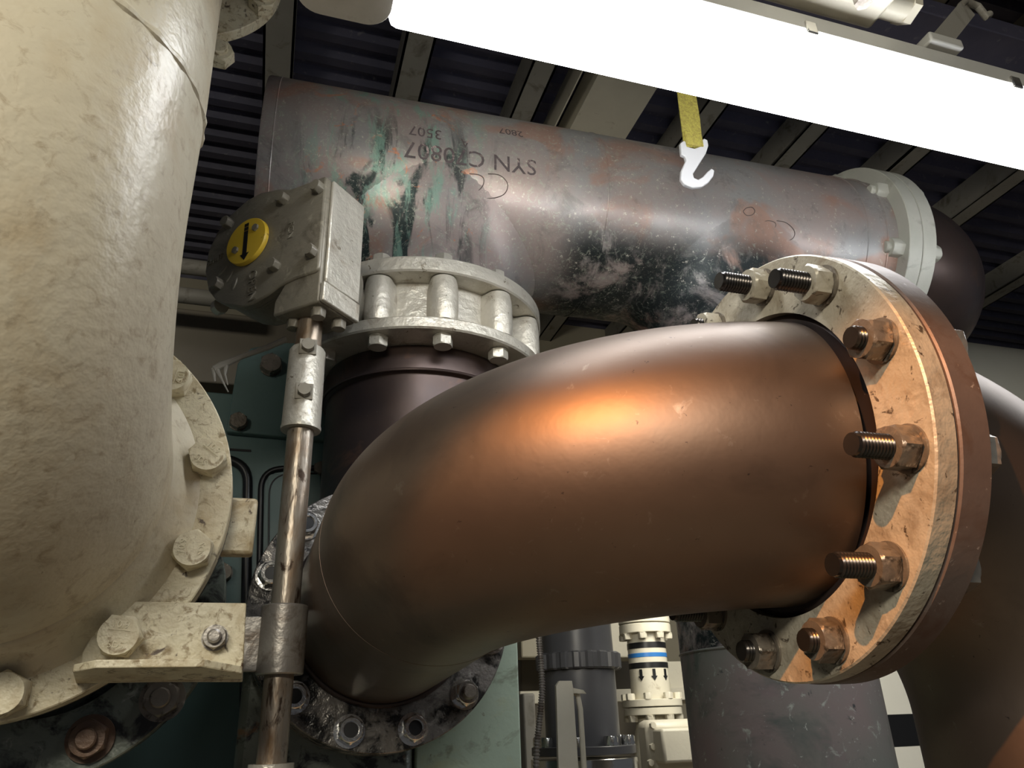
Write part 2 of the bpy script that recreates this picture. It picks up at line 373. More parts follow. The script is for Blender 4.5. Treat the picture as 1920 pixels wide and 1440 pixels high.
# stencilled marks and chalk lines wrapped round the header
def wrap(me_or_pts, px, py, rot, R=HR, off=.0007):
    P = at(px, py, 1, VY - HR)
    # hit the cylinder with the sight line
    inv = HF.inverted(); o = inv @ Vector((0, 0, CZ)); d = inv.to_3x3() @ ray(px, py)
    A = d.y ** 2 + d.z ** 2; Bq = 2 * (o.y * d.y + o.z * d.z); C = o.y ** 2 + o.z ** 2 - R * R
    t = (-Bq - math.sqrt(Bq * Bq - 4 * A * C)) / (2 * A); h = o + d * t
    return h.x, math.atan2(h.z, -h.y)
def wrapped_text(name, body, size, px, py, rot, m, sx=1):
    x0, th0 = wrap(None, px, py, rot)
    me = text_mesh(body, size); me.materials.clear(); me.materials.append(m)
    bm2 = bmesh.new(); bm2.from_mesh(me); bmesh.ops.subdivide_edges(bm2, edges=[e for e in bm2.edges if e.calc_length() > .008], cuts=2); bmesh.ops.triangulate(bm2, faces=bm2.faces)
    R = HR + .0008
    for v in bm2.verts:
        x, y = v.co.x * sx, v.co.y
        x, y = x * math.cos(rot) - y * math.sin(rot), x * math.sin(rot) + y * math.cos(rot)
        th = th0 + y / R
        v.co = (x0 + x, -R * math.cos(th), R * math.sin(th))
    bm2.to_mesh(me); bm2.free()
    return part(name, me, m, header)
wrapped_text('stencil_lettering', 'SYN C70807', .052, 885, 296, PI + .02, INK, 1.0)
wrapped_text('stencil_lettering', '3507', .036, 798, 248, PI, INK, .95)
wrapped_text('stencil_lettering', '2807', .030, 958, 248, PI, INK, .9)
wrapped_text('stencil_lettering', 'A', .030, 872, 268, PI, INK, .9)
def wrapped_line(pts, r=.0009):
    out = []; q = [pts[0]] + pts + [pts[-1]]; fine = []
    for i in range(1, len(q) - 2):
        for k in range(6):
            t = k / 6; fine.append(tuple(.5 * (2 * q[i][c] + (q[i + 1][c] - q[i - 1][c]) * t + (2 * q[i - 1][c] - 5 * q[i][c] + 4 * q[i + 1][c] - q[i + 2][c]) * t * t + (3 * q[i][c] - q[i - 1][c] - 3 * q[i + 1][c] + q[i + 2][c]) * t ** 3) for c in (0, 1)))
    pts = fine + [pts[-1]]
    for px, py in pts:
        x, th = wrap(None, px, py, 0); out.append(Vector((x, -(HR + .0005) * math.cos(th), (HR + .0005) * math.sin(th))))
    return part('pencil_mark', tube(B(), out, r, 6), PENCIL, header)
wrapped_line([(915, 326), (935, 328), (948, 338), (952, 350), (945, 364), (928, 371), (910, 372)])
wrapped_line([(848, 374), (870, 370), (890, 362), (904, 350), (907, 336), (898, 328), (880, 326)])
wrapped_line([(1410, 453), (1430, 445), (1445, 434), (1454, 424), (1452, 417), (1440, 414), (1430, 418), (1431, 428), (1440, 437)])
wrapped_line([(1456, 414), (1472, 417), (1485, 427), (1490, 438), (1485, 448), (1470, 453), (1459, 451)])
wrapped_line([(1394, 395), (1400, 390), (1410, 389), (1415, 396), (1410, 403), (1400, 404), (1394, 398), (1394, 395)])

# elbow beyond the header flange, turning away to the rear
elb = thing('rear_copper_elbow', 'dark copper elbow bolted behind the pale grey header flange, turning away', 'pipe elbow', HF @ T(FT + .04, 0, 0))
part('flange', ring(B(), FRH, .05, 0, .0375), SILF, elb, HF @ T(FT + .0395, 0, 0) @ Mx, label='pale grey painted flange')
pts = [Vector((.03, 0, 0)), Vector((.05, 0, 0))] + [Vector((.05, .26, 0)) + .26 * Vector((math.sin(t), -math.cos(t), 0)) for t in [PI / 2 * k / 24 for k in range(1, 25)]] + [Vector((.31, .5, 0))]
part('pipe_body', tube(B(), pts, HR * .93, 72), BRDARK, elb)
for k in range(NH):
    a = 2 * PI * (k + .5) / NH
    M = HF @ T(FT + .077, 0, 0) @ Mx @ T(*polar(FRH - .036, a))
    s = part('bolt', me_studH, None, elb, M); part('nut', me_nutH, None, s, M @ Matrix.Rotation(k * .7, 4, 'Z'))

# lower copper riser pipe on the second branch (patina)
B2 = HF @ T(b2, 0, 0)
riser = thing('patinated_riser', 'green and purple stained copper riser pipe dropping behind the orange-lit flange', 'pipe', B2 @ T(0, 0, z2))
part('pipe_body', lathe(B(), [(RB, -1.7), (RB, 0), (RB - .01, .003)], 96), PATINA, riser)
# (the riser butts the branch stub of the header)
for dz, rr in ((.0, .0025),):
    part('weld_seam', tube(B(), [Vector((RB * math.cos(a), RB * math.sin(a), dz)) for a in [2 * PI * k / 90 for k in range(91)]], rr, 8, False), PATINA, riser)

# ------------------------------------------------------------------ butterfly valve
VR = .2225 * S
zt, zb = .693 * S, .583 * S
VM = frame((VX, VY, 0), (1, 0, 0), (0, 1, 0), (0, 0, 1))
valve = thing('butterfly_valve', 'silver painted butterfly valve with rounded lugs between two flanges under the header', 'valve', VM @ T(0, 0, zb))
tf = .032
part('upper_flange', ring(B(), VR, RB * .95, zt - tf, zt, 128, c=.003), SILV, valve, VM)
part('lower_flange', ring(B(), VR, RB * .95, zb - tf * .75, zb, 128, c=.003), SILV, valve, VM)
bm = B(); ring(bm, VR - .045, RB * .9, zb - .001, zt - tf + .001, 128, c=.0002)
part('valve_body', bm, SILV, valve, VM)
# lugs: rounded columns between the flanges
def lug():
    bm = B(); h = zt - tf - zb; r = .027
    prof = [(-r * 1.0, .045), (-r * 1.0, 0)] + [(-r * math.cos(t), -r * .95 * math.sin(t)) for t in [PI * k / 12 for k in range(1, 12)]] + [(r, 0), (r, .045)]
    n = 8; rings = []
    for i in range(n + 1):
        f = i / n; e = 1 - .12 * (abs(2 * f - 1) ** 4)
        rings.append([bm.verts.new((x * e, y * e, zb + h * (.02 + .96 * f))) for x, y in prof])
    for a, b in zip(rings, rings[1:]):
        for k in range(len(prof)): bm.faces.new((a[k], a[(k + 1) % len(prof)], b[(k + 1) % len(prof)], b[k]))
    bm.faces.new(rings[0][::-1]); bm.faces.new(rings[-1]); return bm
me_lug = mesh('lug', lug(), SILV, 60)
RBc = VR - .026
VPH = math.radians(-120)
me_bV = mesh('bolt_head', bolt_hex(.032, .020), SILV)
for k in range(12):
    a = VPH + k * PI / 6
    Mz = VM @ T(*polar(RBc, a)) @ Matrix.Rotation(a + PI / 2, 4, 'Z')
    part('lug', me_lug, None, valve, Mz)
    part('bolt', me_bV, None, valve, VM @ T(*polar(RBc - .004, a)) @ T(0, 0, zb - tf * .75) @ Matrix.Rotation(PI, 4, 'X') @ Matrix.Rotation(k * .4, 4, 'Z'))
    part('bolt', me_bV, None, valve, VM @ T(*polar(RBc - .004, a)) @ T(0, 0, zt) @ Matrix.Rotation(k * .9, 4, 'Z'))
# ------------------------------------------------------------------ downpipe below the valve with the tee outlet
down = thing('dark_downpipe', 'dark tarnished downpipe under the silver valve, running behind the bronze elbow', 'pipe', VM @ T(0, 0, zb - .03))
L0 = Vector((.169, 1.168, .170)); R0 = Vector((.4548, .6018, .2282))
bm = B(); zz0 = zb - tf * .75
lathe(bm, [(RB * .985, at(975, 1195, 1, 1.29).z + .001), (RB * .985, zz0 - .055), (RB * 1.02, zz0 - .052), (RB * 1.03, zz0 - .012), (RB * 1.0, zz0 + .001)], 96)
part('pipe_body', bm, BRDARK, down, VM)
part('weld_seam', tube(B(), [Vector((RB * 1.03 * math.cos(a), RB * 1.03 * math.sin(a), zz0 - .05)) for a in [2 * PI * k / 90 for k in range(91)]], .003, 8, False), BRDARK, down, VM)

# ================================================================== NEAR BRONZE ELBOW
L0 = Vector((.1735, 1.2158, .1717))
EM = frame(R0, (1, 0, 0), (0, 1, 0), (0, 0, 1))
elbow = thing('bronze_elbow', 'big brushed bronze elbow in the foreground lit orange on its right half', 'pipe elbow', EM)
pr = .137
adir = Vector((-math.cos(.152), math.sin(.152), -math.sin(.0175))); t_ = .258
V_ = adir * t_; bdir = (L0 - R0 - V_).normalized()
dl = adir.angle(bdir); Rb = t_ / math.tan(dl / 2); nb = (bdir - bdir.dot(adir) * adir).normalized()
Cc = Rb * nb
pts = [-adir * .015] + [Cc + Rb * (-nb * math.cos(dl * k / 48) + adir * math.sin(dl * k / 48)) for k in range(49)]
Eb = pts[-1]; Lr = L0 - R0
pts += [Eb.lerp(Lr, f) for f in (.2, .5, .8, 1.03)]
part('pipe_body', tube(B(), pts, pr, 128), BRONZE, elbow, smooth=60)
bx_ = Vector((0, 0, 1)).cross(-bdir).normalized(); by_ = (-bdir).cross(bx_)
part('weld_seam', tube(B(), [Eb + pr * (bx_ * math.cos(a) + by_ * math.sin(a)) for a in [2 * PI * k / 90 for k in range(91)]], .00045, 8, False), BRONZE, elbow)
bm = B(); Mxr = Matrix.Rotation(-PI / 2, 4, 'Y')
RF = EM @ Mxr                                      # z points to -X (face of the right flange)
lathe(bm, [(pr - .01, -.019), (pr + .0095, -.019), (pr + .0095, -.010), (pr + .004, -.006), (pr - .01, -.006)], 128, None, False)
part('stub_collar', bm, BRDARK, elbow, RF, label='collar ring where the pipe meets the right flange, gap shade put into its dark colour')  # dark tone stands in for the shade inside the gap
rfl = part('flange', ring(B(), .2025, pr + .0095, -.021, 0, 160), FLANGE, elbow, RF, label='dirty steel backing flange at the right end')
# studs and nuts of the right flange; angle from world up
me_nut = mesh('nut', hexa(B(), .0315, 0, .0185, bot=True, ch=.09), NUT)
me_nutp = mesh('nut', hexa(B(), .0315, 0, .0185, bot=True, ch=.09), FLANGE)
me_wash = mesh('washer', lathe(B(), [(.0105, 0), (.0192, 0), (.0192, .0022), (.0105, .0022)], 36, None, False), NUT)
me_long = mesh('stud', thread(B(), .0100, -.04, .053, .0030), STUD)
me_short = mesh('stud', thread(B(), .0100, -.04, .030, .0030), STUD)
for k in range(12):
    a = math.radians(15 + 30 * k)                   # 0 = up, toward +Y side positive
    px_ = Vector((0, math.sin(a), math.cos(a)))
    loc = R0 + .1775 * px_
    # frame: z = -X
    long_ = (k in (0, 11, 8, 7, 5, 6))
    M = frame(loc, (0, 0, 1), (0, -1, 0), (-1, 0, 0))
    if k in (8, 7): s = part('stud', me_long, None, elbow, M, 'long threaded stud end')
    elif k in (10, 11, 4): s = part('stud', me_long, None, elbow, M, 'long black threaded stud end')
    else: s = part('stud', me_short, None, elbow, M)
    part('nut', me_nutp if k in (0, 10, 11) else me_nut, None, s, M @ T(0, 0, .0025) @ Matrix.Rotation(.35 + k * .37, 4, 'Z'))
    part('washer', me_wash, None, s, M)
# rear (left) flange with nuts
LM = frame(L0, bx_, by_, -bdir)       # z toward the camera
part('flange', ring(B(), .2025, pr + .002, -.024, 0, 160), DKFL, elbow, LM, label='oily dark flange at the lower left end')
part('weld_seam', tube(B(), [Vector((pr * 1.01 * math.cos(a), pr * 1.01 * math.sin(a), .004)) for a in [2 * PI * k / 90 for k in range(91)]], .005, 10, False), BRDARK, elbow, LM)
bm = B(); lathe(bm, [(.014, .0), (.026, 0), (.026, .004), (.0225, .007), (.0215, .020), (.019, .023), (.0135, .023), (.0125, .019), (.0125, .002)], 36, None, False)
me_cap = mesh('capped_nut', bm, BRIGHT, 40)
me_nutL = mesh('nut', hexa(B(), .036, 0, .021, bot=True), DKFL)
me_ends = mesh('stud', lathe(B(), [(0, -.03), (.0125, -.03), (.0125, .019), (.011, .0205), (0, .0205)], 24, None, False), BLACK)
me_endl = mesh('stud', lathe(B(), [(0, -.03), (.0125, -.03), (.0125, .032), (.010, .036), (0, .036)], 24, None, False), NUT)
bm = B(); lathe(bm, [(.0245, 0), (.0255, .001), (.0255, .003), (.014, .0032)], 36, None, False); hexa(bm, .038, .003, .020); lathe(bm, [(.019, .019), (.019, .0225), (.0175, .024), (.0130, .024), (.0130, .018)], 36, None, False)
me_flnut = mesh('flange_nut', bm, BRIGHT, 40)
for k in range(12):
    a = math.radians(-90 - 15 + 30 * k)
    M = LM @ T(*polar(.1775, a)) @ Matrix.Diagonal((.88, .88, .88, 1))
    s = part('stud', me_endl if k == 2 else me_ends, None, elbow, M)
    part('nut', me_flnut, None, s, M @ Matrix.Rotation(k, 4, 'Z'), 'bright zinc flange nut round a black stud end')
# mating flange on the downpipe
part('outlet_flange', ring(B(), .2025, .05, -.046, -.0255, 128), DKFL, down, LM)
part('outlet_stub', lathe(B(), [(pr, -.12), (pr, -.03)], 64), BRDARK, down, LM)

# ------------------------------------------------------------------ mating flange and second elbow to the lower right
e2 = thing('shadowed_elbow', 'bronze elbow behind the brown flange, dropping at the right edge half in shadow', 'pipe elbow', frame(R0 + Vector((.022, 0, 0)), (1, 0, 0), (0, 1, 0), (0, 0, 1)))
E2 = WM[e2.name]
part('flange', ring(B(), .2035, .05, .0005, .030, 160, Mx), BROWN, e2, label='thick brown bronze flange')
R2 = .232
pts = [Vector((.028, 0, 0)), Vector((.04, 0, 0))] + [Vector((.04, 0, -R2)) + R2 * Vector((math.sin(t), 0, math.cos(t))) for t in [PI / 2 * k / 40 for k in range(1, 41)]] + [Vector((.04 + R2, 0, -1.4))]
part('pipe_body', tube(B(), pts, pr, 128), BRONZE, e2, smooth=60)
me_head = mesh('bolt_head', bolt_hex(.036, .018), STEELG)
for k in range(12):
    a = math.radians(15 + 30 * k)
    M = E2 @ T(.030, .1775 * math.sin(a), .1775 * math.cos(a)) @ Mx
    part('bolt', me_head, None, e2, M @ Matrix.Rotation(k, 4, 'Z'))

# ================================================================== GEARBOX
G = Vector((-.078, 1.061, .701)); q = math.sqrt(.5)
gu, gv, gn = Vector((q, -q, 0)), Vector((0, 0, 1)), Vector((-q, -q, 0))
GM = frame(G, gu, gv, gn)
gear = thing('valve_gearbox', 'grey worm gearbox with a yellow position disc on the valve stem', 'gearbox', GM)
def gp(px, py, n=0.0):
    P = atpl(px, py, G + gn * n, gn) - G; return (P.dot(gu), P.dot(gv))
cover_px = [(612, 330), (580, 342), (548, 354), (521, 354), (490, 361), (460, 377), (432, 402), (405, 438), (390, 471), (384, 509), (390, 545), (404, 563), (425, 573), (448, 576), (474, 569), (503, 552), (525, 535), (552, 522), (590, 509), (602, 500), (611, 488)]
cover = [gp(*p) for p in cover_px]; cover = [(min(u_, cover[0][0]), v_) for u_, v_ in cover]
corner = G + gu * cover[0][0] + gv * cover[0][1]
# depth from the visible right side
Pd = atpl(677, 387, corner, gu); depth = -(Pd - G).dot(gn)
print('gear depth', depth, 'corner', cover[0])
part('cover_plate', prism(B(), cover, -.016, 0), GREYP, gear, bevel=.003)
cx, cy = gp(470, 470)
housing = [(cx + (x - cx) * .97, cy + (y - cy) * .97) for x, y in cover]
housing = [((x if i not in (0, len(cover) - 1) else cover[i][0] - .0005), (y if i else cover[0][1] - .0005)) for i, (x, y) in enumerate(housing)]
part('housing', prism(B(), housing, -depth * .92, -.0165), GREYP, gear, bevel=.003)
rx = cover[0][0]
wh = [gp(611, 480), gp(611, 556), gp(507, 592), gp(512, 560), gp(535, 545), gp(560, 524), gp(590, 510)]
wh = [(rx + .001, gp(611, 330)[1] - .002), (rx + .001, wh[1][1]), (wh[2][0], wh[1][1])] + [(wh[2][0], gp(512, 563)[1] - 0), gp(530, 530), gp(560, 500), (rx - .012, gp(600, 480)[1]), (rx - .012, gp(611, 330)[1] - .006)]
part('worm_housing', prism(B(), wh, -depth, -.004), STEELG if False else GREYP, gear, bevel=.003)
part('side_cover', box(B(), rx + .0012, rx + .007, wh[1][1] + .034, cover[0][1] - .004, -depth - .001, -.010), SILV, gear, bevel=.002, label='lighter silver side plate')
part('side_cover', box(B(), rx + .0012, rx + .009, wh[1][1] + .001, wh[1][1] + .032, -depth - .001, -.005), SILV, gear, bevel=.002, label='lighter silver lower side plate')
bzs = wh[1][1]
me_gb = mesh('cover_bolt', bolt_hex(.017, .013), GREYP)
for px, py in [(600, 354), (534, 375), (431, 421), (588, 474), (518, 500), (412, 535)]:
    u, v = gp(px, py); part('cover_bolt', me_gb, None, gear, GM @ T(u, v, 0) @ Matrix.Rotation(px, 4, 'Z'))
# disc
disc = part('position_disc', lathe(B(), [(0, 0), (.041, 0), (.041, .006), (.040, .0075), (0, .0075)], 64, None, False), YEL, gear, GM @ T(0, 0, .001), label='yellow position disc with a black arrow')
bm = B()
Mr = Matrix.Rotation(math.radians(3), 4, 'Z')
box(bm, -.0042, .0042, -.026, .018, .0076, .0083, Mr); box(bm, -.0042, .0042, .0195, .0255, .0076, .0083, Mr); box(bm, -.0042, .0042, .0270, .0325, .0076, .0083, Mr)
prism(bm, [(-.009, -.025), (.0, -.0365), (.009, -.025)], .0076, .0083, Mr)
part('arrow', bm, BLACK, disc, GM @ T(0, 0, .001), label='black arrow pointing down')
me_ds = mesh('screw', hexa(B(), .011, .0075, .011), GREYP)
for u, v in ((.019, .017), (-.019, -.012)): part('screw', me_ds, None, disc, GM @ T(u, v, .001))
letters('raised_lettering', 'OPEN', .022, .0012, GREYP, gear, GM @ T(gp(473, 536)[0], gp(473, 536)[1], .001) @ Matrix.Rotation(-PI / 2 + .1, 4, 'Z'))
letters('raised_lettering', 'SHUT', .014, .0012, GREYP, gear, GM @ T(gp(404, 488)[0], gp(404, 488)[1], .001) @ Matrix.Rotation(.15, 4, 'Z'))
letters('raised_lettering', 'FCN', .016, .0008, GREYP, gear, GM @ T(gp(545, 432)[0], gp(545, 432)[1], .0005) @ Matrix.Rotation(-PI / 2, 4, 'Z'))
for px, py, ang in ((417, 508, -.9), (440, 532, -.3), (430, 518, -.6)):
    u, v = gp(px, py); bm = B(); lathe(bm, [(0, 0), (.004, 0), (.003, .0015), (0, .0018)], 20, Matrix.Diagonal((1, 3.0, 1, 1)), False)
    part('raised_mark', bm, GREYP, gear, GM @ T(u, v, 0) @ Matrix.Rotation(ang, 4, 'Z'))
# bottom bolts of the worm housing and mounting neck to the valve
me_hb = mesh('housing_bolt', bolt_hex(.019, .014), GREYP)
for u, n in ((wh[2][0] + .018, -.03), (rx - .014, -.022), (rx - .012, -depth + .02), (wh[2][0] + .018, -depth + .02)):
    part('housing_bolt', me_hb, None, gear, GM @ T(u, bzs, n) @ Matrix.Rotation(PI / 2, 4, 'X'))
part('base_flange', lathe(B(), [(0, -depth - .02), (.082, -depth - .02), (.082, -depth * .92), (0, -depth * .92)], 8, None, False), GREYP, gear, GM @ Matrix.Rotation(.4, 4, 'Z'), bevel=.003)
part('mounting_bolt', mesh('mounting_bolt', bolt_hex(.022, .016), SILV), None, gear, GM @ T(gp(389, 568)[0] - .004, gp(389, 568)[1] + .012, -.030) @ Matrix.Rotation(-PI / 2 - .3, 4, 'Y'))
bm = B(); lathe(bm, [(.070, -.11 - depth), (.070, -.098 - depth), (.042, -.095 - depth), (.042, -.034 - depth), (.072, -.030 - depth), (.072, -.0205 - depth)], 40)
lathe(bm, [(.045, -.47 + .20), (.045, -.105 - depth)], 40)
part('stem_neck', bm, GREYP, valve, GM, label='grey neck carrying the gearbox')

# ------------------------------------------------------------------ vertical operating shaft
sp = atpl(582, 600, G - gn * .045, gn)
sx, sy = sp.x, sp.y
SM = frame((sx, sy, 0), gu, -gn, (0, 0, 1))
def zat(py, px=560): 
    v = ray(px, py); k = math.hypot(sx, sy) / math.hypot(v.x, v.y); return v.z * k
zs = G.z + bzs
print('shaft', sx, sy, 'zs', zs, [round(zat(p), 3) for p in (655, 800, 1135, 1265, 1430)])
shaft = thing('operating_shaft', 'rusty steel operating shaft hanging from the gearbox with a coupling sleeve', 'shaft', SM @ T(0, 0, zs))
part('upper_stub', lathe(B(), [(.0185, zat(665, 575)), (.0185, zs)], 40), STEEL, shaft, SM)
za, zb_ = zat(656, 575), zat(808, 567)
cp_ = part('coupling_sleeve', lathe(B(), [(.0, zb_), (.027, zb_), (.0275, zb_ + .004), (.0265, zb_ + .007), (.0255, za - .004), (.023, za), (0, za)], 48, None, False), SILV, shaft, SM, label='silver painted coupling sleeve')
me_cb = mesh('coupling_bolt', bolt_hex(.017, .010), GREYP)
for py in (664, 747):
    z = zat(py, 572); Mb = frame((sx, sy, z), (1, 0, 0), (0, 0, 1), (0, -1, 0))
    dcam = Vector((-sx, -sy, 0)).normalized(); Mb = frame(Vector((sx, sy, z)) + dcam * .0245, Vector((0, 0, 1)).cross(dcam), (0, 0, 1), dcam)
    part('bolt_seat', box(B(), -.012, .012, -.012, .012, -.006, .0018), GREYP, cp_, Mb, bevel=.0008)
    part('coupling_bolt', me_cb, None, cp_, Mb @ T(0, 0, .001))
part('rod', lathe(B(), [(.0178, zat(1140, 527)), (.0178, zb_)], 40), STEEL, shaft, SM)
part('lower_rod', lathe(B(), [(.0175, zat(1434, 505)), (.0175, zat(1260, 515))], 40), STEEL, shaft, SM)
part('lower_coupling', lathe(B(), [(.026, -.35), (.026, zat(1432, 505))], 40), SILV, shaft, SM)
zc0, zc1 = zat(1266, 516), zat(1136, 524)
col = thing('shaft_bearing', 'grey steel bearing collar around the shaft beside the cream bracket', 'bearing', SM @ T(0, 0, zc0))
part('collar', ring(B(), .0285, .0181, zc0, zc1, 48), STEELG, col, SM)
fx = sx - .036
part('mounting_tab', box(B(), sx - .060, sx - .020, sy - .008, sy + .004, zc0 + .004, zc1 - .014), STEELG, col, T(0, 0, CZ), bevel=.001)

# ================================================================== BIG CREAM PIPE
C0 = Vector((-.272, .878, .237)); ya = .642; Rc = C0.y - ya
CM = frame(C0, (1, 0, 0), (0, 0, 1), (0, -1, 0))      # z toward camera
cream = thing('cream_pipe', 'massive cream painted pipe at left bending into a bolted flange', 'pipe', CM)
pc = .162
pts = [Vector((0, 0, -.02)), Vector((0, 0, .0))]
pts += [Vector((0, Rc, 0)) + Rc * Vector((0, -math.cos(t), math.sin(t))) for t in [PI / 2 * k / 36 for k in range(1, 37)]]
zb0 = .60
pts += [Vector((0, f, Rc)) for f in (Rc + .05, .36, .5, .8, 1.7)]
rad = [pc + .004] * (len(pts) - 5) + [pc + .004, pc + .004, pc, pc, pc]
part('pipe_body', tube(B(), pts, rad, 128), CREAM, cream, smooth=60)
bm = B(); path = []
for k in range(121):
    a = 2 * PI * k / 120; path.append(Vector((pc * 1.002 * math.cos(a), .328 - .007 * math.sin(a), Rc + pc * 1.002 * math.sin(a))))
part('weld_bead', tube(bm, path, [.006 + .0012 * math.sin(k * 1.7) for k in range(121)], 10, False), CREAM, cream, label='raised weld bead around the pipe')
bm = B(); lathe(bm, [(.170, .0), (.190, 0), (.178, .012), (.170, .03), (.165, .055), (.160, .06)], 96, None, True)
part('hub', bm, CREAM, cream, smooth=70)
part('flange', ring(B(), .2235, .12, -.030, 0, 160, c=.0012), CREAMF, cream, CM)
part('gasket_ring', ring(B(), .2235, .12, -.0365, -.0305, 96, c=.0005), BLACK, cream, CM)
me_cb2 = mesh('hex_bolt', hexa(B(), .0365, 0, .0235), CREAMF)
aC = math.radians(13.7)
for k in range(12):
    t = aC + k * PI / 6
    x, y = .2 * math.sin(t), -.2 * math.cos(t)
    off = .0125 if k == 1 else 0
    M = CM @ T(x, y, off)
    b = part('hex_bolt', me_cb2, None, cream, M @ Matrix.Rotation(k * .45, 4, 'Z'))
    if k in (1, 2, 3, 4):
        rt_ = {1: -.1, 2: 1.45, 3: -.65, 4: -1.7}[k]
        Mt = M @ Matrix.Rotation(rt_, 4, 'Z')
        letters('head_marking', '10.9', .0095, .0007, CREAMF, b, Mt @ T(0, .0095, .0237)); letters('head_marking', 'SDS', .0085, .0007, CREAMF, b, Mt @ T(0, -.0095, .0237))
        part('head_marking', box(B(), -.010, .010, .0042, .005, .0230, .0243), CREAMF, b, Mt)
# bracket
yb = C0.y - .0005
br = thing('cream_bracket', 'cream painted folded bracket bolted on the cream flange holding the shaft collar', 'bracket', T(*at(330, 1250, 1, yb)) @ T(0, 0, CZ))
def bp(px, py, y=yb): P = at(px, py, 1, y); return (P.x, P.z)
pl = [bp(240, 1130), bp(462, 1133), bp(455, 1279), bp(150, 1279), bp(157, 1225), bp(175, 1192), bp(205, 1160)]
Mb = frame((0, yb, 0), (1, 0, 0), (0, 0, 1), (0, -1, 0))
part('plate', prism(B(), [(p[0], p[1]) for p in pl], 0, .008), CREAMF, br, Mb, bevel=.0012)
# lip folded toward the camera
zlip = bp(300, 1279)[1]
xl0, xl1 = bp(150, 1262)[0], bp(455, 1262)[0]
bm = B()
lip = [(xl0 - .002, 0), (xl0 + .002, -.045), (xl0 + .022, -.060), (xl1 - .035, -.060), (xl1, -.030), (xl1, 0)]
prism(bm, lip, zlip - .0, zlip + .007)
Sh = Matrix(((1, 0, 0, 0), (0, 1, 0, 0), (0, -.16, 1, 0), (0, 0, 0, 1)))
for v_ in bm.verts: v_.co.z -= .16 * v_.co.y
part('lip', bm, CREAMF, br, T(0, yb, CZ), bevel=.001)
P = at(403, 1196, 1, yb - .008)
Mn = frame(P, (1, 0, 0), (0, 0, 1), (0, -1, 0))
bm = B(); lathe(bm, [(0, 0), (.013, 0), (.013, .002), (0, .002)], 24, None, False); hexa(bm, .021, .002, .014)
nn = part('nut', bm, STEELG, br, Mn, label='small dark steel nut'); part('screw_end', lathe(B(), [(0, .01), (.007, .01), (.007, .019), (.005, .0205), (0, .0205)], 20, None, False), STEELG, nn, Mn)
# ring of the machine flange behind the cream flange
mc = at(90, 1130, 1, .985); mr = 312 * mc.dot(FWD) / F
MF = frame(mc, (1, 0, 0), (0, 0, 1), (0, -1, 0))
mf = thing('machine_inlet_flange', 'dark grey green machine flange low behind the cream flange with two visible nuts', 'flange', MF)
part('ring', ring(B(), mr, .12, -.03, 0, 128), DGREEN, mf)
part('neck', lathe(B(), [(mr * .8, -.4), (mr * .8, -.03)], 96), DGREEN, mf)
for px, py, m_ in ((305, 1310, NUT), (170, 1385, RUST)):
    P = at(px, py, 1, .985); M = frame(P, (1, 0, 0), (0, 0, 1), (0, -1, 0))
    bm = B(); lathe(bm, [(0, 0), (.024, 0), (.024, .004), (0, .004)], 32, None, False); hexa(bm, .034, .004, .022)
    n_ = part('nut', bm, m_, mf, M, label='rusty brown nut' if m_ is RUST else None); part('stud', lathe(B(), [(0, 0), (.0105, 0), (.0105, .030), (.009, .032), (0, .032)], 20, None, False), m_, n_, M)
# grey valve tab at the right of the cream flange
P0 = at(428, 935, 1, .925); P1 = at(473, 1042, 1, .925)
solo('cast_lug', box(B(), P0.x - .05, P1.x, .916, .94, P1.z, P0.z), CREAMF, T(0, 0, CZ), 'cream painted cast lug with rounded corners sticking out behind the cream flange', 'casting lug', bevel=.004)

# ------------------------------------------------------------------ small cream flange top left
cf = at(338, -72, 1, 1.06)
SM2 = frame(cf, (1, 0, 0), (0, 0, 1), (0, -1, 0))
sf = thing('small_cream_flange', 'small dirty cream flange with two bolts at the top left behind the big pipe', 'flange', SM2)
sc = 1.24
part('ring', ring(B(), .1425 * sc, .05, -.022, 0, 96), CREAMF, sf)
part('neck', lathe(B(), [(.055, -.07), (.06, -.02)], 64), CREAMF, sf)
for px, py in ((493, 12), (411, 110)):
    P = at(px, py, 1, 1.06); M = frame(P, (1, 0, 0), (0, 0, 1), (0, -1, 0))
    bm = B(); hexa(bm, .044, 0, .022)
    n_ = part('nut', bm, CREAMF, sf, M @ Matrix.Rotation(px, 4, 'Z')); part('stud', lathe(B(), [(0, 0), (.015, 0), (.015, .028), (.013, .030), (0, .030)], 24, None, False), CREAMF, n_, M)

# ================================================================== MACHINE (teal) behind the shaft
YM = 1.60
def mp(px, py, y=YM): P = at(px, py, 1, y); return (P.x, P.z)
mach = thing('green_machine', 'teal green machine casing with bolted plates behind the shaft', 'machine', T(-.1, YM, CZ - .3))
MM = T(0, 0, CZ)
x0, x1 = -.9, mp(640, 900)[0]
zt0 = mp(440, 738)[1]
part('casing', box(B(), x0, x1, YM, YM + .5, -1.6, zt0), TEAL, mach, MM, bevel=.004)
pa = [mp(424, 815), mp(436, 745), mp(446, 688), mp(470, 660), mp(520, 650), mp(620, 650), mp(620, 832)]
Mf = frame((0, YM, 0), (1, 0, 0), (0, 0, 1), (0, -1, 0))
part('bolted_plate', prism(B(), pa, 0, .02), TEAL, mach, Mf, bevel=.003)
me_mb = mesh('bolt', bolt_hex(.036, .022), BLACK if False else NUT)
for px, py, s_ in ((508, 688, 1.15), (447, 793, .9), (600, 880, .7), (418, 1075, .9)):
    P = at(px, py, 1, YM - .021 if py < 800 else YM - .001)
    part('bolt', me_mb, None, mach, frame(P, (1, 0, 0), (0, 0, 1), (0, -1, 0)) @ Matrix.Diagonal((s_, s_, s_, 1)))
